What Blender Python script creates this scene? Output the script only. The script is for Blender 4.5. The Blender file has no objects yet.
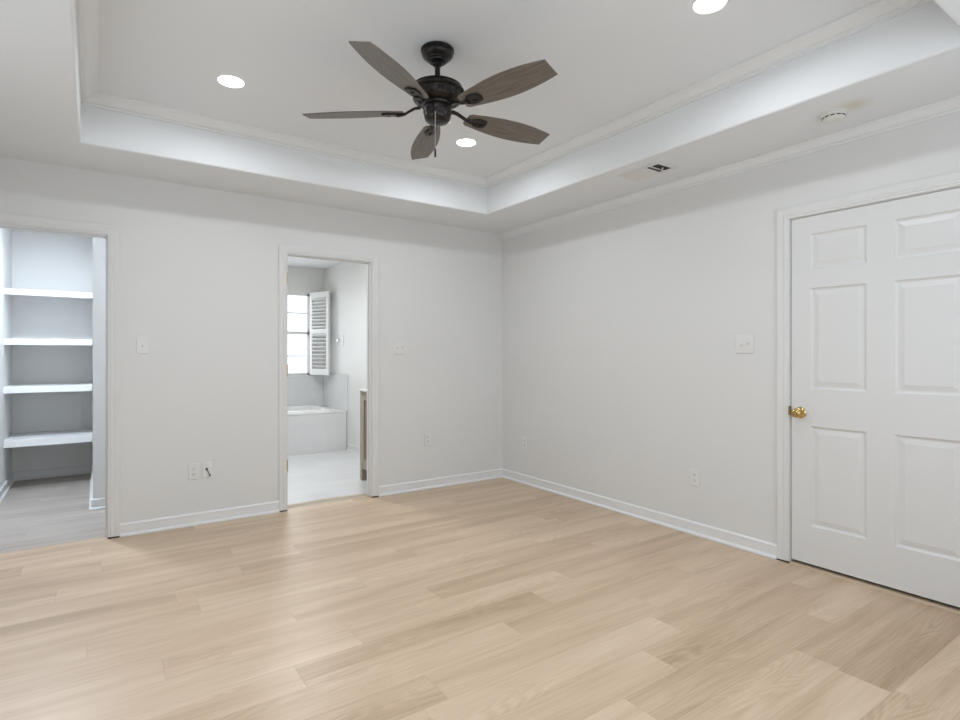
import bpy, bmesh, math, random
from mathutils import Vector, Matrix
from math import sin, cos, pi, radians

S = bpy.context.scene
COL = S.collection
random.seed(7)

# ------------------------------------------------------------------ camera
H, T = 2.4585, 2.7427                 # soffit and tray heights
FPX, CY, YAW = 557.39, 355.18, 34.73
cam = bpy.data.cameras.new('camera')
co = bpy.data.objects.new('camera', cam); COL.objects.link(co)
co.location = (-3.3963, -4.5033, 1.2323)
co.rotation_euler = (pi / 2, 0, -radians(YAW))
cam.sensor_width = 36.0; cam.lens = FPX * 36 / 960
cam.shift_y = -(360 - CY) / 960
cam.clip_start = 0.02
S.camera = co

# ------------------------------------------------------------------ exposure, sky
S.view_settings.view_transform = 'Standard'
S.view_settings.look = 'None'
S.view_settings.gamma = 1.0
S.view_settings.use_curve_mapping = False
S.view_settings.exposure = 0.20

w = bpy.data.worlds.new('sky'); S.world = w; w.use_nodes = True
bg = w.node_tree.nodes['Background']
bg.inputs[0].default_value = (0.86, 0.94, 1.0, 1); bg.inputs[1].default_value = 1.6

def area(name, loc, rot, sx, sy, power, col=(1, 1, 1), spread=pi):
    l = bpy.data.lights.new(name, 'AREA'); l.shape = 'RECTANGLE'
    l.size = sx; l.size_y = sy; l.energy = power; l.color = col; l.spread = spread
    o = bpy.data.objects.new(name, l); COL.objects.link(o)
    o.location = loc; o.rotation_euler = rot
    return o
def lamp(name, loc, r, power, col=(1, 1, 1), spread=pi):
    l = bpy.data.lights.new(name, 'AREA'); l.shape = 'DISK'
    l.size = r * 2; l.energy = power; l.color = col; l.spread = spread
    o = bpy.data.objects.new(name, l); COL.objects.link(o)
    o.location = loc
    return o

# added fill at unseen near-wall and left-wall windows; daylight through the bathroom window
area('fill_near_wall', (-2.9, -5.12, 1.45), (pi / 2, 0, 0), 1.3, 1.5, 10.5, (.85, .925, 1.0))
area('fill_near_wall', (-1.2, -5.12, 1.45), (pi / 2, 0, 0), 1.3, 1.5, 10.5, (.85, .925, 1.0))
area('fill_left_wall', (-4.70, -2.3, 1.35), (0, -pi / 2, 0), 1.5, 1.5, 5, (.85, .925, 1.0))
area('daylight_bathroom', (-1.46, 3.62, 1.52), (-pi / 2, 0, 0), 1.15, 1.15, 6.5, (.90, .96, 1.0))
DOWN = [(-2.774, -1.198), (-1.224, -1.198), (-1.224, -3.10), (-2.774, -3.10)]
for x, y in DOWN:
    lamp('downlight_glow', (x, y, T - .0095), .064, 6.2, (.92, .965, 1.0), radians(168))
lamp('closet_glow', (-3.74, 1.00, H - .075), .10, 29, (.73, .845, 1.0))
lamp('bathroom_glow', (-1.75, 1.15, H - .075), .12, 17, (.94, .975, 1.0))

# ------------------------------------------------------------------ materials
def nt(name):
    m = bpy.data.materials.new(name); m.use_nodes = True
    n = m.node_tree.nodes; b = n['Principled BSDF']
    return m, n, m.node_tree.links, b
def simple(name, col, rough=.5, metal=0, bump=0, bscale=300, var=0, spec=None):
    m, n, L, b = nt(name)
    b.inputs['Base Color'].default_value = (*col, 1)
    b.inputs['Roughness'].default_value = rough
    b.inputs['Metallic'].default_value = metal
    if spec is not None: b.inputs['Specular IOR Level'].default_value = spec
    tc = n.new('ShaderNodeTexCoord')
    if var:
        no = n.new('ShaderNodeTexNoise'); no.inputs['Scale'].default_value = 2.5
        no.inputs['Detail'].default_value = 4
        L.new(tc.outputs['Object'], no.inputs['Vector'])
        mr = n.new('ShaderNodeMapRange')
        mr.inputs['To Min'].default_value = 1 - var; mr.inputs['To Max'].default_value = 1 + var
        L.new(no.outputs[0], mr.inputs[0])
        mx = n.new('ShaderNodeVectorMath'); mx.operation = 'SCALE'
        mx.inputs[0].default_value = col
        L.new(mr.outputs[0], mx.inputs['Scale']); L.new(mx.outputs[0], b.inputs['Base Color'])
    if bump:
        no = n.new('ShaderNodeTexNoise'); no.inputs['Scale'].default_value = bscale
        no.inputs['Detail'].default_value = 3
        L.new(tc.outputs['Object'], no.inputs['Vector'])
        bp = n.new('ShaderNodeBump'); bp.inputs['Strength'].default_value = bump
        bp.inputs['Distance'].default_value = .002
        L.new(no.outputs[0], bp.inputs['Height']); L.new(bp.outputs[0], b.inputs['Normal'])
    return m
def emit(name, col, s):
    m, n, L, b = nt(name)
    b.inputs['Base Color'].default_value = (.9, .9, .9, 1)
    b.inputs['Emission Color'].default_value = (*col, 1); b.inputs['Emission Strength'].default_value = s
    return m

PAINT = simple('wall_paint', (.745, .745, .74), .55, bump=.05, bscale=220, var=.012)
CEIL = simple('ceiling_paint', (.82, .82, .82), .7, bump=.05, bscale=160)
TRIM = simple('trim_paint', (.752, .752, .747), .40)
CROWNP = simple('crown_paint', (.815, .825, .83), .45)
BASEP = simple('baseboard_paint', (.81, .81, .815), .35)
DOORP = simple('door_paint', (.752, .752, .752), .34)
COOLP = simple('closet_paint', (.82, .812, .79), .5, bump=.04, bscale=220)
SHELFP = simple('shelf_paint', (.83, .825, .81), .35)
PLATE = simple('switch_plastic', (.775, .773, .762), .3)
BLACK = simple('black_rubber', (.02, .02, .02), .5)
SLOT = simple('socket_dark', (.06, .055, .05), .6)
DARK = simple('duct_and_gap_dark', (.03, .026, .022), .8)
BRASS = simple('polished_brass', (.62, .45, .19), .12, 1)
OLDBRASS = simple('aged_brass', (.45, .33, .16), .35, 1)
BRONZE = simple('oiled_bronze', (.022, .019, .018), .33, .55)
CHROME = simple('chrome', (.8, .8, .8), .15, 1)
ACRYL = simple('tub_acrylic', (.88, .88, .87), .12)
VENTM = simple('vent_enamel', (.735, .73, .705), .4)
SPLASTIC = simple('detector_plastic', (.76, .76, .72), .4)
GREIGE = simple('vanity_paint', (.25, .19, .14), .45, var=.1)
GREIGE2 = simple('vanity_edge_paint', (.37, .31, .25), .45, var=.05)
STONE = simple('vanity_stone', (.85, .85, .84), .15)
LEDM = emit('led_lens', (1, .98, .95), 6.0)
THRESH = simple('threshold_oak', (.56, .44, .32), .4)

# soffit with the faint yellowed ring left by an older detector
m, n, L, b = nt('soffit_paint'); SOFF = m
b.inputs['Roughness'].default_value = .7
tc = n.new('ShaderNodeTexCoord')
sub = n.new('ShaderNodeVectorMath'); sub.operation = 'DISTANCE'
sub.inputs[1].default_value = (-.335, -3.30, H)
L.new(tc.outputs['Object'], sub.inputs[0])
no = n.new('ShaderNodeTexNoise'); no.inputs['Scale'].default_value = 14
L.new(tc.outputs['Object'], no.inputs['Vector'])
ad = n.new('ShaderNodeMath'); ad.operation = 'MULTIPLY_ADD'; ad.inputs[1].default_value = .05
L.new(no.outputs[0], ad.inputs[0]); L.new(sub.outputs['Value'], ad.inputs[2])
cr = n.new('ShaderNodeValToRGB'); L.new(ad.outputs[0], cr.inputs[0])
cr.color_ramp.elements[0].position = .03; cr.color_ramp.elements[0].color = (.70, .67, .58, 1)
cr.color_ramp.elements[1].position = .13; cr.color_ramp.elements[1].color = (.81, .83, .85, 1)
L.new(cr.outputs[0], b.inputs['Base Color'])

# fan blades: weathered grey-brown wood, grain along the blade (local x)
m, n, L, b = nt('weathered_blade_wood'); BLADE = m
b.inputs['Roughness'].default_value = .42
tc = n.new('ShaderNodeTexCoord'); mp = n.new('ShaderNodeMapping')
mp.inputs['Scale'].default_value = (6, 110, 20)
L.new(tc.outputs['Object'], mp.inputs[0])
no = n.new('ShaderNodeTexNoise'); no.inputs['Scale'].default_value = 1; no.inputs['Detail'].default_value = 5
L.new(mp.outputs[0], no.inputs['Vector'])
cr = n.new('ShaderNodeValToRGB'); L.new(no.outputs[0], cr.inputs[0])
cr.color_ramp.elements[0].position = .3; cr.color_ramp.elements[0].color = (.105, .088, .072, 1)
cr.color_ramp.elements[1].position = .75; cr.color_ramp.elements[1].color = (.21, .185, .155, 1)
L.new(cr.outputs[0], b.inputs['Base Color'])

# laminate: per-plank values come from mesh attributes, grain from stretched noise
m, n, L, b = nt('oak_laminate'); OAK = m
tc = n.new('ShaderNodeTexCoord')
at = n.new('ShaderNodeAttribute'); at.attribute_name = 'plank'      # r tone, g/b offsets, alpha: closet light painted into colour
uv = n.new('ShaderNodeUVMap'); uv.uv_map = 'edge'
sep = n.new('ShaderNodeSeparateColor'); L.new(at.outputs['Color'], sep.inputs[0])
comb = n.new('ShaderNodeCombineXYZ')
for i, k in ((1, 13.0), (2, 31.0)):
    mm = n.new('ShaderNodeMath'); mm.operation = 'MULTIPLY'; mm.inputs[1].default_value = k
    L.new(sep.outputs[i], mm.inputs[0]); L.new(mm.outputs[0], comb.inputs[i - 1])
av = n.new('ShaderNodeVectorMath'); av.operation = 'ADD'
L.new(tc.outputs['Object'], av.inputs[0]); L.new(comb.outputs[0], av.inputs[1])
def noise(scale_vec, sc, det, dist=0):
    mp = n.new('ShaderNodeMapping'); mp.inputs['Scale'].default_value = scale_vec
    L.new(av.outputs[0], mp.inputs[0])
    o = n.new('ShaderNodeTexNoise'); o.inputs['Scale'].default_value = sc
    o.inputs['Detail'].default_value = det; o.inputs['Distortion'].default_value = dist
    L.new(mp.outputs[0], o.inputs['Vector']); return o
fine = noise((3.0, 130, 1), 1, 6)
broad = noise((.9, 9, 1), 1, 3, .4)
# cathedral grain: rings of a slowly varying field
cath = noise((1.1, 7.5, 1), 1, 1.5, .3)
ms = n.new('ShaderNodeMath'); ms.operation = 'MULTIPLY'; ms.inputs[1].default_value = 120
L.new(cath.outputs[0], ms.inputs[0])
si = n.new('ShaderNodeMath'); si.operation = 'SINE'; L.new(ms.outputs[0], si.inputs[0])
def mra(src, a, b_, c, d):
    q = n.new('ShaderNodeMapRange'); L.new(src, q.inputs[0])
    for i, v in enumerate((a, b_, c, d)): q.inputs[i + 1].default_value = v
    return q.outputs[0]
def add(a, b_, op='ADD'):
    q = n.new('ShaderNodeMath'); q.operation = op
    L.new(a, q.inputs[0])
    if isinstance(b_, (int, float)): q.inputs[1].default_value = b_
    else: L.new(b_, q.inputs[1])
    return q.outputs[0]
v = add(mra(fine.outputs[0], .3, .7, -.13, .13), mra(broad.outputs[0], .3, .7, -.22, .22))
mask = mra(noise((1.3, 5, 1), 1, 2).outputs[0], .48, .62, 0, 1)
v = add(v, add(mra(si.outputs[0], -1, 1, -.12, .07), mask, 'MULTIPLY'))
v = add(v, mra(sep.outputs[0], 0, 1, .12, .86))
cr = n.new('ShaderNodeValToRGB'); L.new(v, cr.inputs[0])
e = cr.color_ramp.elements
e[0].position = 0; e[0].color = (.405, .275, .170, 1)
e[1].position = 1; e[1].color = (.76, .605, .455, 1)
k = e.new(.5); k.color = (.605, .45, .312, 1)
# hairline bevel between planks (uv holds distance in metres from the plank edge)
su = n.new('ShaderNodeSeparateXYZ'); L.new(uv.outputs[0], su.inputs[0])
ax = n.new('ShaderNodeMath'); ax.operation = 'MINIMUM'
L.new(su.outputs[0], ax.inputs[0]); L.new(su.outputs[1], ax.inputs[1])
seam = mra(ax.outputs[0], .0002, .0016, .78, 1)
sc = n.new('ShaderNodeVectorMath'); sc.operation = 'SCALE'
L.new(cr.outputs[0], sc.inputs[0]); L.new(seam, sc.inputs['Scale'])
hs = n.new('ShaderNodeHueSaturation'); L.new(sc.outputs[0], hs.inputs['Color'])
L.new(mra(at.outputs['Alpha'], 0, 1, .45, 1), hs.inputs['Saturation'])  # closet planks greyed and darkened, painting in the cool light there
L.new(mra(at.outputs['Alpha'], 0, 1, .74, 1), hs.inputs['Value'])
L.new(hs.outputs[0], b.inputs['Base Color'])
L.new(mra(fine.outputs[0], .3, .7, .30, .42), b.inputs['Roughness'])
b.inputs['Specular IOR Level'].default_value = .45
bp = n.new('ShaderNodeBump'); bp.inputs['Strength'].default_value = .12; bp.inputs['Distance'].default_value = .001
L.new(v, bp.inputs['Height']); L.new(bp.outputs[0], b.inputs['Normal'])

def tile(name, col, grout, sx, sz, rough, plane='xz', var=.02, off=0.0):
    m, n, L, b = nt(name)
    tc = n.new('ShaderNodeTexCoord'); se = n.new('ShaderNodeSeparateXYZ'); cb = n.new('ShaderNodeCombineXYZ')
    L.new(tc.outputs['Object'], se.inputs[0])
    if plane == 'xy':
        L.new(se.outputs[0], cb.inputs[0]); L.new(se.outputs[1], cb.inputs[1])
    else:
        q = n.new('ShaderNodeMath'); q.operation = 'ADD'
        L.new(se.outputs[0], q.inputs[0]); L.new(se.outputs[1], q.inputs[1])
        L.new(q.outputs[0], cb.inputs[0]); L.new(se.outputs[2], cb.inputs[1])
    br = n.new('ShaderNodeTexBrick'); L.new(cb.outputs[0], br.inputs['Vector'])
    br.offset = off; br.inputs['Scale'].default_value = 1
    br.inputs['Brick Width'].default_value = sx; br.inputs['Row Height'].default_value = sz
    br.inputs['Mortar Size'].default_value = .0022
    br.inputs['Color1'].default_value = (*col, 1)
    br.inputs['Color2'].default_value = (*[c * (1 - var) for c in col], 1)
    br.inputs['Mortar'].default_value = (*grout, 1)
    no = n.new('ShaderNodeTexNoise'); no.inputs['Scale'].default_value = 3; no.inputs['Detail'].default_value = 5
    mp = n.new('ShaderNodeMapping'); mp.inputs['Scale'].default_value = (1, 4, 1)
    L.new(tc.outputs['Object'], mp.inputs[0]); L.new(mp.outputs[0], no.inputs['Vector'])
    mr = n.new('ShaderNodeMapRange'); mr.inputs['To Min'].default_value = .93; mr.inputs['To Max'].default_value = 1.05
    L.new(no.outputs[0], mr.inputs[0])
    sc = n.new('ShaderNodeVectorMath'); sc.operation = 'SCALE'
    L.new(br.outputs['Color'], sc.inputs[0]); L.new(mr.outputs[0], sc.inputs['Scale'])
    L.new(sc.outputs[0], b.inputs['Base Color']); b.inputs['Roughness'].default_value = rough
    return m
WTILE = tile('white_wall_tile', (.80, .80, .80), (.77, .77, .77), .152, .152, .15, off=0)
FTILE = tile('marble_floor_tile', (.80, .80, .80), (.72, .72, .72), .9, .2, .22, 'xy', .05, .5)

# clear window glass: mostly transparent with a thin glossy coat
GLASS = bpy.data.materials.new('window_glass'); GLASS.use_nodes = True
n = GLASS.node_tree.nodes; L = GLASS.node_tree.links
n.remove(n['Principled BSDF']); out = n['Material Output']
tr = n.new('ShaderNodeBsdfTransparent'); gl = n.new('ShaderNodeBsdfGlossy'); gl.inputs['Roughness'].default_value = .02
mx = n.new('ShaderNodeMixShader'); mx.inputs[0].default_value = .06
L.new(tr.outputs[0], mx.inputs[1]); L.new(gl.outputs[0], mx.inputs[2]); L.new(mx.outputs[0], out.inputs[0])

# ------------------------------------------------------------------ helpers
def obj(name, bm, mat, parent=None, smooth=False, bevel=0, kind=None, label=None, cat=None, group=None, angle=40):
    me = bpy.data.meshes.new(name)
    bmesh.ops.recalc_face_normals(bm, faces=bm.faces)
    bm.to_mesh(me); bm.free()
    me.materials.append(mat)
    if smooth:
        me.polygons.foreach_set('use_smooth', [True] * len(me.polygons))
        me.set_sharp_from_angle(angle=radians(angle))
    o = bpy.data.objects.new(name, me); COL.objects.link(o)
    if parent: o.parent = parent
    if bevel:
        md = o.modifiers.new('bevel', 'BEVEL'); md.width = bevel; md.segments = 2
        md.limit_method = 'ANGLE'; md.angle_limit = radians(35)
    tag(o, label, cat, group, kind)
    return o
def tag(o, label=None, cat=None, group=None, kind=None):
    if label: o['label'] = label
    if cat: o['category'] = cat
    if group: o['group'] = group
    if kind: o['kind'] = kind
    return o
def struct(name, bm, mat, **k):
    return obj(name, bm, mat, kind='structure', **k)
def thing(name, loc, rotz=0, label=None, cat=None, group=None, kind=None):
    o = bpy.data.objects.new(name, None); COL.objects.link(o)
    o.empty_display_size = .05
    o.location = loc; o.rotation_euler = (0, 0, rotz)
    return tag(o, label, cat, group, kind)
def box(bm, x0, x1, y0, y1, z0, z1):
    vs = [bm.verts.new((x, y, z)) for x in (x0, x1) for y in (y0, y1) for z in (z0, z1)]
    for f in ((0, 1, 3, 2), (4, 6, 7, 5), (0, 4, 5, 1), (2, 3, 7, 6), (0, 2, 6, 4), (1, 5, 7, 3)):
        bm.faces.new([vs[i] for i in f])
def boxes(*bs):
    bm = bmesh.new()
    for b_ in bs: box(bm, *b_)
    return bm
def lathe(bm, prof, seg=32, M=None):
    rings = []
    for r, z in prof:
        if r < 1e-6: rings.append([bm.verts.new((0, 0, z))])
        else: rings.append([bm.verts.new((r * cos(2 * pi * i / seg), r * sin(2 * pi * i / seg), z)) for i in range(seg)])
    for a, b_ in zip(rings, rings[1:]):
        for i in range(seg):
            j = (i + 1) % seg
            if len(a) == 1 and len(b_) == 1: continue
            if len(a) == 1: bm.faces.new((a[0], b_[i], b_[j]))
            elif len(b_) == 1: bm.faces.new((a[i], a[j], b_[0]))
            else: bm.faces.new((a[i], a[j], b_[j], b_[i]))
    if len(rings[0]) > 1: bm.faces.new(rings[0])
    if len(rings[-1]) > 1: bm.faces.new(rings[-1])
    if M is not None:
        vs = [v for r in rings for v in r]
        bmesh.ops.transform(bm, matrix=M, verts=vs)
def tube(bm, pts, rad, seg=10, flat=1.0):
    pts = [Vector(p) for p in pts]; rings = []
    if not isinstance(rad, (list, tuple)): rad = [rad] * len(pts)
    for i, p in enumerate(pts):
        d = (pts[min(i + 1, len(pts) - 1)] - pts[max(i - 1, 0)]).normalized()
        up = Vector((0, 0, 1)) if abs(d.z) < .95 else Vector((0, 1, 0))
        u = d.cross(up).normalized(); v_ = u.cross(d)
        rings.append([bm.verts.new(p + (u * cos(2 * pi * k / seg) + v_ * flat * sin(2 * pi * k / seg)) * rad[i]) for k in range(seg)])
    for a, b_ in zip(rings, rings[1:]):
        for i in range(seg):
            j = (i + 1) % seg; bm.faces.new((a[i], a[j], b_[j], b_[i]))
    bm.faces.new(rings[0]); bm.faces.new(rings[-1])
def sweep(bm, path, nrm, prof, closed=False):
    """profile (a, b): a = sideways (normal x direction), b = along nrm; mitred at each corner"""
    path = [Vector(p) for p in path]; nrm = Vector(nrm).normalized(); N = len(path); rings = []
    for i in range(N):
        ds = []
        if closed or i > 0: ds.append((path[i] - path[i - 1]).normalized())
        if closed or i < N - 1: ds.append((path[(i + 1) % N] - path[i]).normalized())
        ls = [nrm.cross(d) for d in ds]
        m_ = ls[0] if len(ls) == 1 else (ls[0] + ls[1]) / (1 + ls[0].dot(ls[1]))
        rings.append([bm.verts.new(path[i] + m_ * a + nrm * b_) for a, b_ in prof])
    K = len(prof)
    for i in range(N if closed else N - 1):
        r0, r1 = rings[i], rings[(i + 1) % N]
        for k in range(K):
            q = (k + 1) % K; bm.faces.new((r0[k], r0[q], r1[q], r1[k]))
    if not closed:
        bm.faces.new(rings[0]); bm.faces.new(rings[-1])

# ------------------------------------------------------------------ floor
XL, YN = -4.35, -4.85                # room left and near walls
WT = .09                             # wall thickness
CX0, CX1 = -4.06, -3.318             # closet opening
BX0, BX1 = -2.137, -1.418            # bathroom opening
DH = 2.04
WX0, WX1 = -2.02, -.882               # bath window
WZ0, WZ1 = .953, 2.095

bm = bmesh.new()
cl = bm.loops.layers.float_color.new('plank'); ul = bm.loops.layers.uv.new('edge')
PW, PL = .178, 1.22
known = {  # row index -> (a plank end, {k: tone})
    0: (-2.45, {0: .60, 1: .42, -1: .75}), -1: (-2.745, {0: .42, -1: .72, 1: .62}), -2: (-1.842, {0: .42, -1: .60, 1: .62}),
    -4: (-1.235, {-1: .82, 0: .48, -2: .7}), -5: (-1.511, {0: .38, -1: .70}), -6: (-1.83, {0: .45, -1: .8, 1: .62}),
    -3: (-2.35, {0: .62, 1: .66}), 5: (-3.053, {0: .55, -1: .42}), 3: (-2.2, {0: .66}), -7: (-.98, {0: .3, -1: .66}),
    -8: (-1.0, {0: .12, -1: .6}), 1: (-1.95, {0: .48, -1: .55}), 2: (-2.62, {0: .62}), 4: (-1.75, {0: .6, -1: .62}), 6: (-2.7, {0: .36, -1: .6, 1: .5})}
y_top, y_bot = 2.75, YN - .15
r = math.floor((y_bot + 2.263) / PW)
while True:
    y0 = -2.263 + r * PW; y1 = y0 + PW
    if y0 > y_top: break
    rr = random.Random(r * 77 + 5)
    end, tones = known.get(r, (rr.uniform(-3, -2), {}))
    kk = math.floor((-4.6 - end) / PL)
    while end + kk * PL < .12:
        x0 = end + kk * PL; x1 = x0 + PL
        t_ = tones.get(kk, rr.uniform(.38, .72)); g, b2 = rr.random(), rr.random()
        def quads(xa, xb, ya, yb):
            vs = [bm.verts.new(p) for p in ((xa, ya, 0), (xb, ya, 0), (xb, yb, 0), (xa, yb, 0))]
            f = bm.faces.new(vs)
            for lp in f.loops:
                lp[cl] = (t_, g, b2, 0.0 if y0 > .04 else 1.0)  # zero alpha marks closet planks, whose colour holds the cool light
                x, y, _ = lp.vert.co
                lp[ul].uv = (min(x - x0, x1 - x), min(y - y0, y1 - y))
        xm, ym = (x0 + x1) / 2, (y0 + y1) / 2
        for xa, xb in ((x0, x0 + .01), (x0 + .01, xm), (xm, x1 - .01), (x1 - .01, x1)):
            if xb < -4.5 or xa > .12: continue
            if xb > .12: xb = .12
            for ya, yb in ((y0, ym), (ym, y1)):
                if y0 >= .02 and xb > -2.62:
                    if xa >= -2.62: continue
                    quads(xa, -2.62, ya, yb)
                else: quads(xa, xb, ya, yb)
        kk += 1
    r += 1
# a slab under the planks
box(bm, -4.5, .12, YN - .15, .1, -.12, -.004); box(bm, -4.5, -2.62, .1, 2.75, -.12, -.004)
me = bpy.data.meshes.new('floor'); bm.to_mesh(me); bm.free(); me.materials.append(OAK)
floor = bpy.data.objects.new('floor', me); COL.objects.link(floor); tag(floor, kind='structure')

struct('floor_bathroom', boxes((-2.6, -.62, .1, 3.4, -.1, .004)), FTILE)

# ------------------------------------------------------------------ walls
bm = boxes((XL - .1, CX0, 0, WT, 0, H + .1), (CX1, BX0, 0, WT, 0, H + .1), (BX1, .1, 0, WT, 0, H + .1),
           (CX0, CX1, 0, WT, DH, H + .1), (BX0, BX1, 0, WT, DH, H + .1))
struct('wall_back', bm, PAINT)
DY0, DY1 = -3.765, -2.830            # bedroom door opening along y
bm = boxes((0, .12, DY1, 0, 0, H + .1), (0, .12, YN - .1, DY0, 0, H + .1), (0, .12, DY0, DY1, DH, H + .1))
struct('wall_right', bm, PAINT)
# hallway behind the closed door
struct('wall_hallway', boxes((.9, 1.0, -4.4, -2.2, 0, 2.5), (.12, .9, -2.3, -2.2, 0, 2.5), (.12, .9, -4.4, -4.3, 0, 2.5), (.12, 1.0, -4.4, -2.2, 2.5, 2.6)), PAINT)
struct('floor_hallway', boxes((.12, 1.0, -4.4, -2.2, -.1, -.002)), THRESH)
# near wall (behind the camera) with two window openings added for the fill light
NW = [(-3.55, -2.25), (-1.85, -.55)]
NZ0, NZ1 = .70, 2.20
bm = boxes((XL - .1, NW[0][0], YN - .12, YN, 0, H + .1), (NW[0][1], NW[1][0], YN - .12, YN, 0, H + .1), (NW[1][1], 0, YN - .12, YN, 0, H + .1),
           *[(a, b_, YN - .12, YN, 0, NZ0) for a, b_ in NW], *[(a, b_, YN - .12, YN, NZ1, H + .1) for a, b_ in NW])
struct('wall_near', bm, PAINT)
LY0, LY1 = -3.05, -1.55  # window opening added for the left fill light
bm = boxes((XL - .12, XL, YN, LY0, 0, H + .1), (XL - .12, XL, LY1, 0, 0, H + .1), (XL - .12, XL, LY0, LY1, 0, .6), (XL - .12, XL, LY0, LY1, 2.1, H + .1))
struct('wall_left', bm, PAINT)

# tray ceiling: soffit ring, rounded lower edge, tray sides, top panel: one closed solid
TX0, TX1, TY0, TY1 = -3.4563, -.5732, -3.8075, -.5445
bm = bmesh.new()
def ring(x0, x1, y0, y1, z): return [bm.verts.new(p) for p in ((x0, y0, z), (x1, y0, z), (x1, y1, z), (x0, y1, z))]
R_ = .014
rings = [ring(XL - .12, .12, YN - .12, .1, 3.0), ring(XL - .12, .12, YN - .12, .1, H)]
for k in range(0, 7):
    a = pi / 2 * k / 6
    o_ = R_ * (1 - sin(a)); z = H + R_ * (1 - cos(a))
    rings.append(ring(TX0 - o_, TX1 + o_, TY0 - o_, TY1 + o_, z))
rings.append(ring(TX0, TX1, TY0, TY1, T))
for a, b_ in zip(rings, rings[1:]):
    for i in range(4):
        j = (i + 1) % 4; bm.faces.new((a[i], a[j], b_[j], b_[i]))
bm.faces.new(rings[0]); top = bm.faces.new(rings[-1])
struct('ceiling', bm, SOFF, smooth=True, angle=20)

# crown mouldings
CROWN = [(0, 0), (.064, 0), (.064, -.013), (.050, -.020), (.034, -.036), (.020, -.056), (.020, -.066), (.009, -.070), (.009, -.088), (0, -.088)]
def crown(path, z, name, closed=False, k=(.6, .7), mat=CROWNP):
    bm = bmesh.new()
    sweep(bm, [(x, y, z) for x, y in path], (0, 0, 1), [(a * k[0], b_ * k[1]) for a, b_ in CROWN], closed)
    return struct(name, bm, mat)
crown([(0, YN), (0, 0)], H, 'trim_1')
crown([(TX0, TY0), (TX1, TY0), (TX1, TY1), (TX0, TY1)], T, 'trim_2', True, (1.25, .70))

# ------------------------------------------------------------------ casings and baseboards
CAS = [(0, 0), (0, .008), (.005, .010), (.008, .008), (.014, .008), (.017, .011), (.030, .012), (.034, .009), (.046, .011), (.060, .014), (.070, .014), (.072, .012), (.072, 0)]
def casing(path, nrm, name, flip=False, k=1.0):
    bm = bmesh.new()
    sweep(bm, path, nrm, [((-a if flip else a) * k, b_) for a, b_ in CAS])
    return struct(name, bm, TRIM, smooth=True, angle=25)
CK = .95
g = .009
c1 = casing([(CX0, 0, g), (CX0, 0, DH), (CX1, 0, DH), (CX1, 0, g)], (0, -1, 0), 'trim_3', False, CK)
c2 = casing([(BX0, 0, g), (BX0, 0, DH), (BX1, 0, DH), (BX1, 0, g)], (0, -1, 0), 'trim_4', False, .88)
c3 = casing([(0, DY1, g), (0, DY1, DH), (0, DY0, DH), (0, DY0, g)], (-1, 0, 0), 'trim_5', False, CK)
# dark strips under the casing legs, painting the shadow in the gap
def gap(c, bs): obj('shadow_gap_strip', boxes(*bs), DARK, c, label='dark strip painting the shadow between casing and floor')
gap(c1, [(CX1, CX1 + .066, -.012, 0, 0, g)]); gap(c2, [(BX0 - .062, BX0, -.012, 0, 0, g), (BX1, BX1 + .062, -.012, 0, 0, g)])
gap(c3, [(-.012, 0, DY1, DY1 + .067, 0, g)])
# jamb linings with stops
def jamb_x(x0, x1, name):
    s = .045
    return struct(name, boxes((x0, x0 + .006, 0, WT, g, DH), (x1 - .006, x1, 0, WT, g, DH), (x0, x1, 0, WT, DH - .006, DH),
        (x0 + .006, x0 + .012, s, s + .03, g, DH), (x1 - .012, x1 - .006, s, s + .03, g, DH), (x0, x1, s, s + .03, DH - .014, DH - .006)), TRIM, bevel=.0015)
j1 = jamb_x(CX0, CX1, 'trim_6')
j2 = jamb_x(BX0, BX1, 'trim_7')
j3 = struct('trim_8', boxes((0, .12, DY1 - .004, DY1, g, DH), (0, .12, DY0, DY0 + .004, g, DH), (0, .12, DY0, DY1, DH - .004, DH),
     (.05, .075, DY1 - .016, DY1 - .004, g, DH), (.05, .075, DY0 + .004, DY0 + .016, g, DH), (.05, .075, DY0, DY1, DH - .016, DH - .004)), TRIM, bevel=.0015)
# hinge leaves on the bathroom jamb, strike plates
for z in (.36, 1.11, 1.84):
    bm = boxes((BX0 - .004, BX0 + .005, -.0125, .022, z - .045, z + .045))
    lathe(bm, [(0, z - .048), (.004, z - .048), (.004, z + .048), (0, z + .048)], 12, Matrix.Translation((BX0 + .002, -.0135, 0)))
    obj('hinge', bm, simple('painted_hinge', (.62, .52, .36), .4, .5), c2, label='painted-over brass hinge knuckle')
obj('strike_plate', boxes((CX1 - .0075, CX1 - .005, .012, .036, .94, 1.0)), CHROME, j1)
obj('strike_plate', boxes((-.0125, .03, DY1 - .0052, DY1 + .001, .878, .932)), OLDBRASS, c3, label='brass strike plate')

BASE = [(0, 0), (.024, 0), (.024, .008), (.021, .014), (.014, .019), (.011, .021), (.011, .070), (.013, .072), (.013, .078), (.009, .084), (.004, .088), (0, .088)]
def baseboard(name, segs, mat=BASEP):
    bm = bmesh.new()
    for p in segs: sweep(bm, [(x, y, .001) for x, y in p], (0, 0, 1), BASE)
    return struct(name, bm, mat, smooth=True, angle=25)
cw = .072 * CK
baseboard('baseboard_back', [[(BX0 - .072 * .88, 0), (CX1 + cw, 0)], [(0 - .0, 0), (BX1 + .072 * .88, 0)], [(CX0 - cw, 0), (XL, 0)]])
baseboard('baseboard_right', [[(0, DY1 + cw), (0, 0)], [(0, YN), (0, DY0 - cw)]])
baseboard('baseboard_left', [[(XL, 0), (XL, YN)]])
baseboard('baseboard_near', [[(XL, YN), (0, YN)]])

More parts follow.
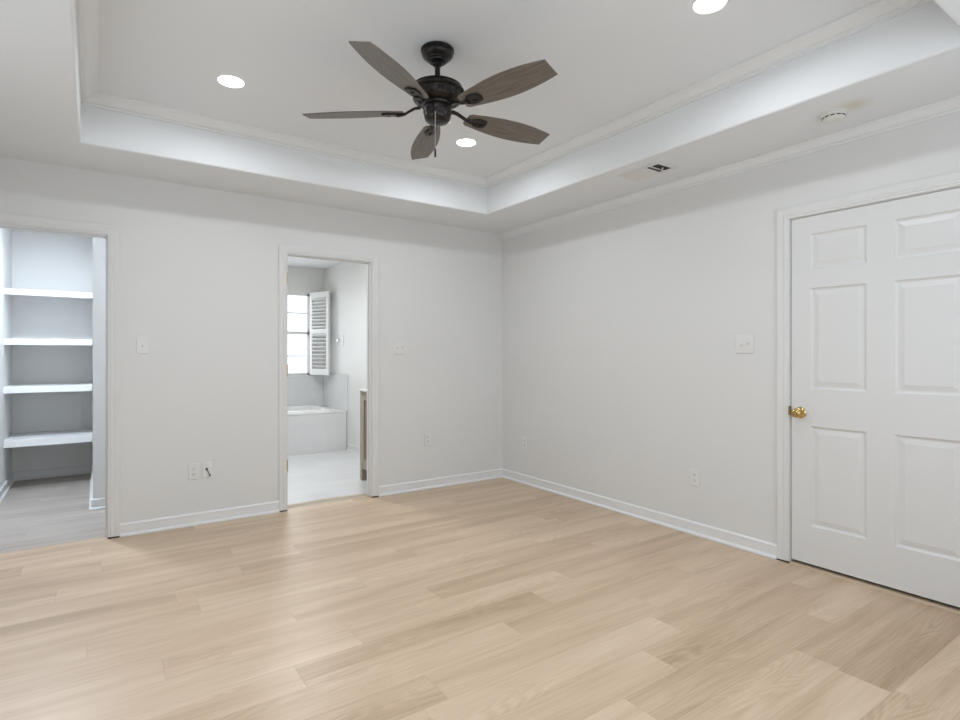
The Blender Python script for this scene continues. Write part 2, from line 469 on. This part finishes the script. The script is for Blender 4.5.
# thresholds
bm = bmesh.new()
sweep(bm, [(BX0, .128, .0), (BX1, .128, .0)], (0, 0, 1), [(-.028, 0), (-.026, .006), (-.015, .011), (.015, .011), (.026, .008), (.028, 0)])
struct('trim_9', bm, THRESH, smooth=True)
bm = bmesh.new()
sweep(bm, [(.012, DY1 - .004, 0), (.012, DY0 + .004, 0)], (0, 0, 1), [(-.020, 0), (-.018, .006), (-.012, .009), (.034, .009), (.034, 0)])
struct('trim_10', bm, THRESH)

# ------------------------------------------------------------------ bedroom door: six raised panels
def panel_leaf(w_, z0, z1, t_, panels):
    """front face in the local y-z plane facing -x; y from 0 to -w_"""
    bm = bmesh.new()
    ys = sorted({0, w_} | {p[0] for p in panels} | {p[1] for p in panels})
    zs = sorted({z0, z1} | {p[2] for p in panels} | {p[3] for p in panels})
    vd = {}
    def V(y, z):
        if (y, z) not in vd: vd[(y, z)] = bm.verts.new((0, -y, z))
        return vd[(y, z)]
    for a, b_ in zip(ys, ys[1:]):
        for c, d in zip(zs, zs[1:]):
            if any(p[0] <= a and b_ <= p[1] and p[2] <= c and d <= p[3] for p in panels): continue
            bm.faces.new((V(a, c), V(b_, c), V(b_, d), V(a, d)))
    for p in panels:
        prev = [V(p[0], p[2]), V(p[1], p[2]), V(p[1], p[3]), V(p[0], p[3])]
        for off, dep in ((.003, .004), (.009, .008), (.013, .009), (.017, .009), (.040, .0035), (.042, .0025), (.044, .0025)):
            cur = [bm.verts.new((dep, -y, z)) for y, z in ((p[0] + off, p[2] + off), (p[1] - off, p[2] + off), (p[1] - off, p[3] - off), (p[0] + off, p[3] - off))]
            for i in range(4): bm.faces.new((prev[i], prev[(i + 1) % 4], cur[(i + 1) % 4], cur[i]))
            prev = cur
        bm.faces.new(prev)
    # sides and back
    b0 = [bm.verts.new((t_, -y, z)) for y, z in ((0, z0), (w_, z0), (w_, z1), (0, z1))]
    bm.faces.new(b0)
    edge = [[V(y, z0) for y in ys], [V(w_, z) for z in zs], [V(y, z1) for y in reversed(ys)], [V(0, z) for z in reversed(zs)]]
    for i, e_ in enumerate(edge): bm.faces.new([b0[i], b0[(i + 1) % 4]] + list(reversed(e_)))
    return bm
LW = (DY1 - DY0) - .016
def dy(y): return (DY1 - .0085) - y
cols = [(dy(-2.945), dy(-3.229)), (dy(-3.356), dy(-3.640))]
pans = [(a, b_, c - .012, d - .012) for a, b_ in cols for c, d in ((.245, .822), (1.036, 1.618), (1.728, 1.932))]
leaf = struct('door_1', panel_leaf(LW, .014, DH - .018, .04, [(a, b_, c, d) for a, b_, c, d in pans]), DOORP)
leaf.location = (.006, DY1 - .0085, .012)
# knob: rose, neck, ball, key face
kb = bmesh.new()
lathe(kb, [(0, 0), (.032, 0), (.033, .004), (.030, .008), (.022, .010), (.014, .013), (.012, .020), (.013, .030), (.018, .036), (.025, .044), (.0275, .053),
           (.026, .061), (.021, .067), (.013, .070), (.012, .0685), (0, .068)], 36, Matrix.Translation((0, -.052, .884)) @ Matrix.Rotation(-pi / 2, 4, 'Y'))
knob = obj('door_knob', kb, BRASS, leaf, smooth=True, label='polished round brass knob')
lb = bmesh.new()
lathe(lb, [(0, .066), (.0085, .066), (.0085, .071), (.006, .0725), (0, .0725)], 20, Matrix.Translation((0, -.052, .884)) @ Matrix.Rotation(-pi / 2, 4, 'Y'))
obj('key_cylinder', lb, OLDBRASS, knob, smooth=True)

# ------------------------------------------------------------------ closet
CLX = -4.055
struct('wall_closet_left', boxes((CLX - .08, CLX, WT, 2.70, 0, H)), COOLP)
struct('wall_closet_back', boxes((CLX, -3.402, 2.60, 2.70, 0, H)), COOLP)
struct('wall_closet_right', boxes((-3.402, -3.31, .907, 2.70, 0, H), (-3.31, -2.70, .907, 1.007, 0, H), (-2.70, -2.60, WT, 3.4, 0, H)), COOLP)
struct('ceiling_closet', boxes((CLX - .08, -2.62, WT, 2.72, H, H + .1)), CEIL)
baseboard('baseboard_closet_left', [[(CLX, 2.60), (CLX, WT)]], SHELFP)
baseboard('baseboard_closet_back', [[(-3.402, 2.60), (CLX, 2.60)]], SHELFP)
baseboard('baseboard_closet_right', [[(-2.70, .907), (-3.402, .907), (-3.402, 2.60)]], SHELFP)
names = ['topmost white closet shelf, close above an open bay near the ceiling',
         'second white closet shelf from the top, between two open bays',
         'third white closet shelf from the top, directly above the lowest one',
         'lowest white closet shelf, nearest the dark floor space']
for lab, (zt, zb) in zip(names, ((1.829, 1.777), (1.378, 1.326), (.947, .889), (.468, .402))):
    s_ = thing('closet_shelf', ((CLX - 3.41) / 2, 2.3, zt), label=lab, cat='shelf', group='white shelves across the closet alcove')
    hw = (-3.402 - CLX) / 2
    obj('shelf_board', boxes((-hw, hw, -.282, .30, -.019, 0)), SHELFP, s_, bevel=.001)
    obj('front_edge', boxes((-hw, hw, -.30, -.282, zb - zt, .001)), SHELFP, s_, bevel=.003)
    obj('support_cleat', boxes((-hw, hw, .282, .30, -.06, -.019)), SHELFP, s_)
# closet and bath flush lamps (light the rooms beyond the doors)
def flush_lamp(x, y, label, r=.13):
    t_ = thing('flush_ceiling_lamp', (x, y, H), label=label, cat='ceiling lamp')
    b1 = bmesh.new(); lathe(b1, [(0, 0), (r * 1.1, 0), (r * 1.1, -.02), (r, -.024), (0, -.024)], 32); obj('lamp_base', b1, PLATE, t_, smooth=True)
    b1 = bmesh.new(); lathe(b1, [(r * .98, -.022), (r * .95, -.04), (r * .8, -.055), (r * .5, -.064), (0, -.067), (0, -.022)], 32)
    obj('diffuser', b1, LEDM, t_, smooth=True)
flush_lamp(-3.74, 1.00, 'round flush ceiling lamp inside the closet')
flush_lamp(-1.75, 1.15, 'round flush ceiling lamp inside the bathroom')

# ------------------------------------------------------------------ bathroom
BRX, BBY = -.68, 3.33
struct('wall_bathroom_right', boxes((BRX, BRX + .1, WT, BBY + .1, 0, H)), COOLP)
bm = boxes((-2.6, WX0, BBY, BBY + .1, 0, H), (WX1, BRX, BBY, BBY + .1, 0, H), (WX0, WX1, BBY, BBY + .1, 0, WZ0), (WX0, WX1, BBY, BBY + .1, WZ1, H))
struct('wall_bathroom_back', bm, COOLP)
struct('ceiling_bathroom', boxes((-2.62, BRX + .1, WT, BBY + .1, H, H + .1)), CEIL)
baseboard('baseboard_bathroom_right', [[(BRX, .70), (BRX, 2.41)]], SHELFP)
# tile surround, deck, apron
TFY = 2.43
struct('trim_11', boxes((-2.6, BRX - .011, BBY - .011, BBY, .505, .935), (BRX - .011, BRX, TFY, BBY, .505, .972), (BRX - .014, BRX, TFY - .012, TFY, .0, .984), (BRX - .016, BRX, TFY, BBY, .972, .984)), WTILE, bevel=.002)
tub = thing('bathtub', (-1.64, 2.87, 0), label='built-in white bathtub with tiled front under the bathroom window', cat='bathtub')
bm = boxes((-.955, .943, TFY - 2.87, TFY - 2.87 + .05, .004, .497))
obj('apron', bm, WTILE, tub, bevel=.002, label='white tiled front apron')
# tub shell with rim: rounded-rectangle rings
def rrect(bm, hx, hy, rad, z, seg=6):
    vs = []
    for cx_, cy_, a0 in ((hx - rad, hy - rad, 0), (-hx + rad, hy - rad, pi / 2), (-hx + rad, -hy + rad, pi), (hx - rad, -hy + rad, 3 * pi / 2)):
        for k in range(seg + 1):
            a = a0 + pi / 2 * k / seg; vs.append(bm.verts.new((cx_ + rad * cos(a), cy_ + rad * sin(a), z)))
    return vs
bm = bmesh.new()
rg = [rrect(bm, .945, .445, .004, .497), rrect(bm, .945, .445, .004, .512), rrect(bm, .80, .38, .10, .513), rrect(bm, .795, .375, .10, .53), rrect(bm, .78, .36, .10, .537),
      rrect(bm, .73, .32, .10, .535), rrect(bm, .71, .30, .10, .52), rrect(bm, .66, .26, .12, .25), rrect(bm, .60, .22, .12, .12), rrect(bm, .5, .15, .1, .10)]
for a, b_ in zip(rg, rg[1:]):
    for i in range(len(a)):
        j = (i + 1) % len(a); bm.faces.new((a[i], a[j], b_[j], b_[i]))
bm.faces.new(rg[-1])
obj('tub_shell', bm, ACRYL, tub, smooth=True)
bm = bmesh.new(); lathe(bm, [(0, 0), (.018, 0), (.018, .006), (.012, .009), (0, .009)], 20, Matrix.Translation((.80, -.405, .512)))
obj('jet_button', bm, CHROME, tub, smooth=True, label='small chrome button on the deck')
# window
win = thing('window_1', ((WX0 + WX1) / 2, BBY + .05, WZ0), kind='structure')
ww = (WX1 - WX0) / 2; wh = WZ1 - WZ0
bm = boxes((-ww, -ww + .035, -.02, .03, 0, wh), (ww - .035, ww, -.02, .03, 0, wh), (-ww, ww, -.02, .03, 0, .03), (-ww, ww, -.02, .03, wh - .03, wh),
           (-ww, ww, -.02, .02, 1.543 - WZ0 - .022, 1.543 - WZ0 + .022))
obj('window_frame', bm, SHELFP, win, bevel=.002)
bm = boxes(*[(-ww, ww, -.008, .008, z - WZ0 - .009, z - WZ0 + .009) for z in (1.822, 1.221)], *[(x - .009, x + .009, -.008, .008, 0, wh) for x in (-.19, .19)])
obj('muntin_grid', bm, SHELFP, win)
obj('glass_pane', boxes((-ww + .03, ww - .03, .012, .014, .02, wh - .02)), GLASS, win)
obj('window_sill', boxes((-ww - .02, ww + .0, -.075, -.02, -.02, 0)), SHELFP, win, bevel=.003)
# louvered shutter swung open
sa = Vector((-.764, 2.90)) - Vector((-.888, 3.30)); ang = math.atan2(sa.y, sa.x); SW = sa.length
sh = thing('louvered_shutter', (-.888, 3.30, WZ0 + .005), ang, label='white louvered plantation shutter panel swung open beside the bathroom window', cat='shutter')
zt = 1.15
obj('shutter_frame', boxes((0, .05, -.014, .014, 0, zt), (SW - .05, SW, -.014, .014, 0, zt), (.05, SW - .05, -.014, .014, 0, .085), (.05, SW - .05, -.014, .014, zt - .085, zt), (.05, SW - .05, -.014, .014, .57, .635)), SHELFP, sh, bevel=.002)
for z0_, z1_ in ((.085, .57), (.635, zt - .085)):
    nn = 9; stp = (z1_ - z0_) / nn
    for k in range(nn):
        zc = z0_ + stp * (k + .5); bm = bmesh.new()
        box(bm, .051, SW - .051, -.029, .029, -.0045, .0045)
        bmesh.ops.transform(bm, matrix=Matrix.Translation((0, 0, zc)) @ Matrix.Rotation(radians(-32), 4, 'X'), verts=bm.verts)
        obj('louver', bm, SHELFP, sh, bevel=.002)
obj('tilt_rod', boxes((SW / 2 - .006, SW / 2 + .006, .028, .038, .12, .54), (SW / 2 - .006, SW / 2 + .006, .028, .038, .67, 1.03)), SHELFP, sh)
for z in (.03, zt - .03):
    bm = bmesh.new(); lathe(bm, [(0, 0), (.011, 0), (.010, .006), (0, .007)], 14, Matrix.Translation((SW - .012, .014, z)) @ Matrix.Rotation(-pi / 2, 4, 'X'))
    obj('magnet_catch', bm, SLOT, sh)
# wall plate with knob
wp = thing('wall_plate', (BRX, 2.70, 1.43), label='white wall plate with a small round knob on the bathroom wall beside the shutter', cat='wall plate')
obj('plate', boxes((-.008, 0, -.13, .13, -.075, .075)), PLATE, wp, bevel=.003)
bm = bmesh.new(); lathe(bm, [(0, 0), (.024, 0), (.022, .02), (.018, .03), (0, .031)], 20, Matrix.Translation((-.008, .02, 0)) @ Matrix.Rotation(-pi / 2, 4, 'Y'))
obj('knob', bm, CHROME, wp, smooth=True)
# vanity
va = thing('bathroom_vanity', (BRX, .40, .004), label='greige wooden bathroom vanity with white top just inside the bathroom doorway', cat='vanity')
vx, vy = -.555, .294
obj('body', boxes((vx + .02, -.002, -vy + .002, vy, .12, .875)), GREIGE, va, bevel=.002)
for sy in (-1, 1):
    a, b_ = sorted((sy * vy, sy * (vy - .05)))
    obj('leg', boxes((vx, vx + .05, a, b_, 0, .875)), GREIGE2, va, bevel=.003)
    obj('leg', boxes((-.06, -.01, a, b_, 0, .12)), GREIGE2, va, bevel=.003)
obj('bottom_rail', boxes((vx + .003, vx + .02, -vy + .05, vy - .05, .12, .165)), GREIGE2, va)
obj('top_rail', boxes((vx + .003, vx + .02, -vy + .05, vy - .05, .845, .875)), GREIGE2, va)
for y0_, y1_ in ((.003, vy - .053), (-vy + .053, -.003)):
    d_ = obj('door', boxes((vx + .004, vx + .02, y0_, y1_, .168, .842)), GREIGE, va)
    f_ = .05
    bm = boxes((vx - .004, vx + .004, y0_, y0_ + f_, .168, .842), (vx - .004, vx + .004, y1_ - f_, y1_, .168, .842), (vx - .004, vx + .004, y0_ + f_, y1_ - f_, .168, .168 + f_), (vx - .004, vx + .004, y0_ + f_, y1_ - f_, .842 - f_, .842))
    obj('door_frame', bm, GREIGE2, d_, bevel=.002)
obj('countertop', boxes((vx - .012, -.002, -vy, vy + .012, .875, .895)), STONE, va, bevel=.004)

# ------------------------------------------------------------------ unseen windows added to carry the fill light
def added_window(name, x0, x1, y0, y1, z0, z1, axis):
    t_ = thing(name, ((x0 + x1) / 2, (y0 + y1) / 2, z0), kind='structure')
    h_ = z1 - z0
    if axis == 'x':
        a = (x1 - x0) / 2; B = lambda u0, u1, v0, v1, w0, w1: (u0, u1, v0, v1, w0, w1)
    else:
        a = (y1 - y0) / 2; B = lambda u0, u1, v0, v1, w0, w1: (v0, v1, u0, u1, w0, w1)
    obj('window_frame', boxes(B(-a, -a + .045, -.03, .03, 0, h_), B(a - .045, a, -.03, .03, 0, h_), B(-a, a, -.03, .03, 0, .045), B(-a, a, -.03, .03, h_ - .045, h_), B(-a, a, -.025, .025, h_ / 2 - .02, h_ / 2 + .02)), TRIM, t_, bevel=.002)
    obj('glass_pane', boxes(B(-a + .04, a - .04, -.002, .002, .04, h_ - .04)), GLASS, t_)
for i, (a, b_) in enumerate(NW): added_window('window_%d' % (i + 2), a, b_, YN - .06, YN - .06, NZ0, NZ1, 'x')
added_window('window_4', XL - .06, XL - .06, LY0, LY1, .6, 2.1, 'y')

# ------------------------------------------------------------------ recessed lights
LLAB = ['round recessed LED light shining in the tray ceiling left of the ceiling fan',
        'round recessed LED light just below the right-hand blades of the fan',
        'large-looking recessed LED light cut by the top edge, right of the fan',
        'recessed LED light at the near left of the tray ceiling, beyond the picture']
for (x, y), lab in zip(DOWN, LLAB):
    t_ = thing('recessed_light', (x, y, T), label=lab, cat='ceiling light', group='recessed lights in the tray ceiling')
    bm = bmesh.new(); lathe(bm, [(.062, -.004), (.0735, -.002), (.0745, 0), (.062, 0)], 48)
    bm.faces.ensure_lookup_table()
    for f in [f for f in bm.faces if len(f.verts) > 4]: bm.faces.remove(f)
    obj('trim_ring', bm, PLATE, t_, smooth=True)
    bm = bmesh.new(); lathe(bm, [(0, -.001), (.066, -.001), (.066, -.005), (.060, -.007), (0, -.008)], 48)
    obj('lens', bm, LEDM, t_, smooth=True)

# ------------------------------------------------------------------ ceiling fan
FX, FY = -2.0, -2.12
fan = thing('ceiling_fan', (FX, FY, T), label='dark bronze five-blade ceiling fan with weathered wood blades hanging from the tray ceiling', cat='ceiling fan')
def fz(z): return z - T
bm = bmesh.new()
lathe(bm, [(0, 0), (.078, 0), (.082, -.004), (.082, -.014), (.076, -.018), (.078, -.022), (.078, -.028), (.072, -.038), (.062, -.047), (.054, -.052), (.053, -.055), (.048, -.057), (.047, -.061), (.040, -.067), (.030, -.070), (0, -.070)], 48)
obj('canopy', bm, BRONZE, fan, smooth=True)
bm = bmesh.new()
lathe(bm, [(0, -.060), (.026, -.066), (.026, -.076), (.020, -.083), (.0135, -.084), (.0135, -.150), (.022, -.151), (.024, -.160), (.030, -.162), (.030, -.175), (0, -.175)], 28)
obj('downrod', bm, BRONZE, fan, smooth=True)
bm = bmesh.new()
lathe(bm, [(0, fz(2.5750)), (.05, fz(2.5750)), (.075, fz(2.5714)), (.105, fz(2.5634)), (.122, fz(2.5545)), (.124, fz(2.5501)), (.120, fz(2.5474)), (.127, fz(2.5430)), (.133, fz(2.5350)), (.135, fz(2.5269)),
           (.131, fz(2.5234)), (.120, fz(2.5216)), (.118, fz(2.5163)), (.119, fz(2.5074)), (.118, fz(2.4931)), (.112, fz(2.4825)), (.098, fz(2.4736)), (.085, fz(2.4700)), (0, fz(2.4700))], 56)
mot = obj('motor_housing', bm, BRONZE, fan, smooth=True)
for k in range(30):
    a = 2 * pi * k / 30; bm = bmesh.new()
    box(bm, .113, .1205, -.0035, .0035, fz(2.491), fz(2.514))
    bmesh.ops.rotate(bm, verts=bm.verts, matrix=Matrix.Rotation(a, 3, 'Z'))
    if k == 0: allb = bm
    else:
        tmp = bpy.data.meshes.new('t'); bm.to_mesh(tmp); bm.free(); allb.from_mesh(tmp); bpy.data.meshes.remove(tmp)
obj('cooling_ribs', allb, BRONZE, mot)
bm = bmesh.new()
lathe(bm, [(0, fz(2.4740)), (.078, fz(2.4740)), (.080, fz(2.4660)), (.076, fz(2.4580)), (.064, fz(2.4540)), (.064, fz(2.4460)), (.070, fz(2.4430)), (.0705, fz(2.4260)), (.066, fz(2.4180)), (.066, fz(2.4120)), (.062, fz(2.3940)), (.052, fz(2.3840)), (.030, fz(2.3800)), (.012, fz(2.3790)), (.010, fz(2.3740)), (0, fz(2.3740))], 44)
sw = obj('switch_housing', bm, BRONZE, fan, smooth=True)
for a in (200, 290):
    bm = bmesh.new(); lathe(bm, [(0, 0), (.005, 0), (.005, .004), (0, .005)], 10, Matrix.Rotation(radians(a), 4, 'Z') @ Matrix.Translation((.0695, 0, fz(2.434))) @ Matrix.Rotation(pi / 2, 4, 'Y'))
    obj('screw', bm, BRONZE, sw)
# pull chain
cx_, cy_ = -.040, -.050
bm = bmesh.new()
tube(bm, [(cx_ * .9, cy_ * .9, fz(2.41)), (cx_ * 1.15, cy_ * 1.15, fz(2.408)), (cx_ * 1.15, cy_ * 1.15, fz(2.22))], .0013, 8)
for k in range(30):
    bmesh.ops.create_icosphere(bm, subdivisions=1, radius=.0022, matrix=Matrix.Translation((cx_ * 1.15, cy_ * 1.15, fz(2.402 - k * .006))))
ch = obj('pull_chain', bm, CHROME, fan)
bm = bmesh.new(); lathe(bm, [(0, fz(2.228)), (.003, fz(2.226)), (.0048, fz(2.218)), (.0048, fz(2.188)), (.003, fz(2.184)), (0, fz(2.183))], 14, Matrix.Translation((cx_ * 1.15, cy_ * 1.15, 0)))
obj('chain_fob', bm, BRONZE, ch, smooth=True)
# blade (local +x = outward), origin on the fan axis
RB0, RB1 = .165, .667
def blade_half(t_):    # half width along the blade
    return (.046 + .031 * sin(pi * min(1, (t_ * .94)) ** .9)) if t_ < 1 else .046
def blade_bm():
    bm = bmesh.new(); N = 28; topv = []; th = .0055; outl = []
    for i in range(N + 1):
        t_ = i / N; x = RB0 + (RB1 - RB0) * t_
        if t_ < .06: hw = .036 + .012 * math.sqrt(max(0, 1 - (1 - t_ / .06) ** 2))
        else:
            s_ = (t_ - .06) / .94
            hw = .048 + (.0765 - .048) * sin(pi / 2 * min(1, s_ / .52)) if s_ < .52 else .0765 - (.0765 - .050) * ((s_ - .52) / .48) ** 1.9
        outl.append((x, hw))
    pts = [(x, hw) for i, (x, hw) in enumerate(outl)] + [(x, -hw) for x, hw in reversed(outl)]
    a = [bm.verts.new((x, y, th / 2)) for x, y in pts]; b_ = [bm.verts.new((x, y, -th / 2)) for x, y in pts]
    bm.faces.new(a); bm.faces.new(list(reversed(b_)))
    for i in range(len(a)):
        j = (i + 1) % len(a); bm.faces.new((a[i], b_[i], b_[j], a[j]))
    return bm
def plate_bm():
    # bracket plate under the blade with an open centre
    bm = bmesh.new(); zz = -.0035; th = .008
    outer = [(.195, -.016), (.215, -.030), (.245, -.034), (.275, -.027), (.284, 0), (.275, .027), (.245, .034), (.215, .030), (.195, .016)]
    inner = [(.236, -.004), (.240, -.008), (.248, -.010), (.256, -.007), (.259, 0), (.256, .007), (.248, .010), (.240, .008), (.236, .004)]
    rs = []
    for pts, z in ((outer, zz), (outer, zz - th * .6), ([(.24 + (x - .24) * .93, y * .9) for x, y in outer], zz - th), (inner, zz - th), (inner, zz)):
        rs.append([bm.verts.new((x, y, z)) for x, y in pts])
    for a, b_ in zip(rs, rs[1:] + rs[:1]):
        for i in range(9):
            j = (i + 1) % 9; bm.faces.new((a[i], a[j], b_[j], b_[i]))
    return bm
ZB = 2.434
PITCH = 13.1
BASEA = 68.95
proto = None
for k in range(5):
    a = radians(BASEA + 72 * k)
    if proto is None:
        bl = obj('blade', blade_bm(), BLADE, fan, bevel=.0012)
        br = obj('bracket_plate', plate_bm(), BRONZE, bl, smooth=True, bevel=.001)
        bm = bmesh.new()
        tube(bm, [(.085, 0, .022), (.115, 0, .018), (.145, 0, .004), (.165, 0, -.007), (.185, 0, -.010), (.205, 0, -.009)], [.014, .012, .011, .011, .014, .018], 12, .55)
        arm = obj('blade_arm', bm, BRONZE, bl, smooth=True)
        scr = []
        for x, y in ((.214, .018), (.214, -.018), (.272, 0)):
            bm = bmesh.new(); lathe(bm, [(0, -.013), (.004, -.0128), (.0045, -.011), (.0045, -.006), (0, -.006)], 10, Matrix.Translation((x, y, 0)))
            scr.append(obj('screw', bm, BRONZE, bl, smooth=True))
        bl2, kids = bl, [br, arm] + scr
    else:
        bl2 = bl.copy(); COL.objects.link(bl2); bl2.parent = fan
        for c in kids:
            d = c.copy(); COL.objects.link(d); d.parent = bl2
    bl2.matrix_local = Matrix.Translation((0, 0, fz(ZB))) @ Matrix.Rotation(a, 4, 'Z') @ Matrix.Rotation(radians(-PITCH), 4, 'X')
    proto = bl

# ------------------------------------------------------------------ soffit vent and smoke detector
vt = thing('ceiling_vent', (-.362, -2.085, H), label='white rectangular air register on the soffit with one dark open end', cat='air vent')
a, b_ = .098, .168
obj('vent_frame', boxes((-a, a, -b_, -b_ + .028, -.007, 0), (-a, a, b_ - .028, b_, -.007, 0), (-a, -a + .028, -b_ + .028, b_ - .028, -.007, 0), (a - .028, a, -b_ + .028, b_ - .028, -.007, 0)), VENTM, vt, bevel=.003)
obj('duct_opening', boxes((-a + .026, a - .026, -b_ + .026, b_ - .026, -.0015, -.0005)), DARK, vt, label='dark duct opening')
for k in range(14):
    y = b_ - .036 - k * .0128
    bm = bmesh.new(); box(bm, -a + .027, a - .027, -.0078, .0078, -.0008, .0008)
    bmesh.ops.transform(bm, matrix=Matrix.Translation((0, y, -.0055)) @ Matrix.Rotation(radians(-24), 4, 'X'), verts=bm.verts)
    obj('louver', bm, VENTM, vt)
bm = boxes((-a + .027, a - .027, -b_ + .088, -b_ + .091, -.008, -.001)); obj('divider', bm, VENTM, vt)
bm = bmesh.new(); bmesh.ops.create_icosphere(bm, subdivisions=2, radius=.006, matrix=Matrix.Translation((.02, -b_ + .062, -.006))); obj('lever_knob', bm, VENTM, vt, smooth=True)

sd = thing('smoke_detector', (-.306, -3.200, H), label='round off-white smoke detector on the soffit above the door', cat='smoke detector')
bm = bmesh.new(); lathe(bm, [(0, 0), (.064, 0), (.065, -.004), (.062, -.007), (0, -.007)], 40); obj('mounting_base', bm, SPLASTIC, sd, smooth=True)
bm = bmesh.new(); lathe(bm, [(0, -.006), (.056, -.006), (.057, -.014), (.051, -.018), (.051, -.024), (.048, -.028), (.036, -.032), (0, -.033)], 40); obj('cover', bm, SPLASTIC, sd, smooth=True)
bm = bmesh.new()
for k in range(12):
    q = bmesh.new(); box(q, .048, .0522, -.009, .009, -.0235, -.0185)
    bmesh.ops.rotate(q, verts=q.verts, matrix=Matrix.Rotation(2 * pi * k / 12 + .3, 3, 'Z'))
    tmp = bpy.data.meshes.new('t'); q.to_mesh(tmp); q.free(); bm.from_mesh(tmp); bpy.data.meshes.remove(tmp)
obj('vent_slots', bm, BLACK, sd, label='dark slots')

# ------------------------------------------------------------------ switches and outlets (local: plate in x-z plane, facing -y)
def at_wall(name, wall, p, z, label, cat, group=None):
    if wall == 'back': return thing(name, (p, 0, z), 0, label, cat, group)
    return thing(name, (0, p, z), -pi / 2, label, cat, group)
def plate(t_, w_, h_=.115):
    return obj('wall_plate', boxes((-w_ / 2, w_ / 2, -.007, 0, -h_ / 2, h_ / 2)), PLATE, t_, bevel=.0025)
def toggle(t_, x, up):
    obj('toggle_bezel', boxes((x - .006, x + .006, -.0068, -.0055, -.013, .013)), SLOT if False else PLATE, t_)
    bm = bmesh.new(); box(bm, -.0045, .0045, -.016, 0, -.005, .005)
    bmesh.ops.transform(bm, matrix=Matrix.Translation((x, -.005, .0)) @ Matrix.Rotation(radians(-32 if up else 32), 4, 'X'), verts=bm.verts)
    obj('toggle', bm, PLATE, t_, bevel=.001)
def screws(t_, xs, zs):
    for x in xs:
        for z in zs:
            bm = bmesh.new(); lathe(bm, [(0, 0), (.003, 0), (.0026, .0012), (0, .0015)], 12, Matrix.Translation((x, -.007, z)) @ Matrix.Rotation(pi / 2, 4, 'X'))
            obj('screw', bm, PLATE, t_)
def outlet(t_):
    plate(t_, .07)
    for z in (-.0195, .0195):
        bm = bmesh.new(); lathe(bm, [(0, 0), (.0165, 0), (.0165, .0015), (.0155, .002), (0, .002)], 24, Matrix.Translation((0, -.006, z)) @ Matrix.Rotation(pi / 2, 4, 'X'))
        for v_ in bm.verts: v_.co.z = z + (v_.co.z - z) * .85
        s_ = obj('socket', bm, PLATE, t_)
        bm = boxes((-.0075, -.0052, -.0086, -.0078, z - .001, z + .008), (.0052, .0075, -.0086, -.0078, z - .001, z + .007), (-.0025, .0025, -.0086, -.0078, z - .010, z - .0055))
        obj('slots', bm, SLOT, s_)
    screws(t_, (0,), (0,))
t_ = at_wall('light_switch', 'back', -3.118, 1.302, 'white single toggle light switch on the wall beside the closet opening', 'light switch'); plate(t_, .072); toggle(t_, 0, False); screws(t_, (0,), (-.03, .03))
t_ = at_wall('light_switch', 'back', -1.150, 1.298, 'white two-gang toggle light switch right of the bathroom doorway', 'light switch'); plate(t_, .116); toggle(t_, -.023, False); toggle(t_, .023, True); screws(t_, (-.023, .023), (-.03, .03))
t_ = at_wall('light_switch', 'right', -2.557, 1.304, 'white two-gang toggle light switch left of the white panel door', 'light switch'); plate(t_, .118, .118); toggle(t_, -.023, False); toggle(t_, .023, True); screws(t_, (-.023, .023), (-.03, .03))
outlet(at_wall('wall_outlet', 'back', -2.800, .390, 'white duplex wall outlet beside the cable plate, low on the back wall', 'wall outlet'))
outlet(at_wall('wall_outlet', 'back', -.864, .458, 'white duplex wall outlet between the bathroom doorway and the room corner', 'wall outlet'))
outlet(at_wall('wall_outlet', 'right', -.361, .391, 'small-looking white wall outlet on the right wall next to the room corner', 'wall outlet'))
outlet(at_wall('wall_outlet', 'right', -2.199, .392, 'white duplex wall outlet on the right wall below the switch near the door', 'wall outlet'))
t_ = at_wall('cable_plate', 'back', -2.709, .391, 'white cable wall plate with a short black cable stub, right of an outlet', 'cable plate'); plate(t_, .07); screws(t_, (0,), (-.042, .042))
bm = bmesh.new()
lathe(bm, [(0, 0), (.007, 0), (.007, .010), (.005, .012), (0, .012)], 16, Matrix.Translation((-.007, -.006, .008)) @ Matrix.Rotation(pi / 2, 4, 'X'))
tube(bm, [(-.007, -.014, .008), (-.004, -.022, .004), (.002, -.024, -.012), (.009, -.021, -.028), (.013, -.018, -.037)], .0027, 10)
tube(bm, [(.012, -.019, -.034), (.0155, -.017, -.043)], .0052, 12)
obj('cable_stub', bm, BLACK, t_, smooth=True, label='short black coaxial cable stub')
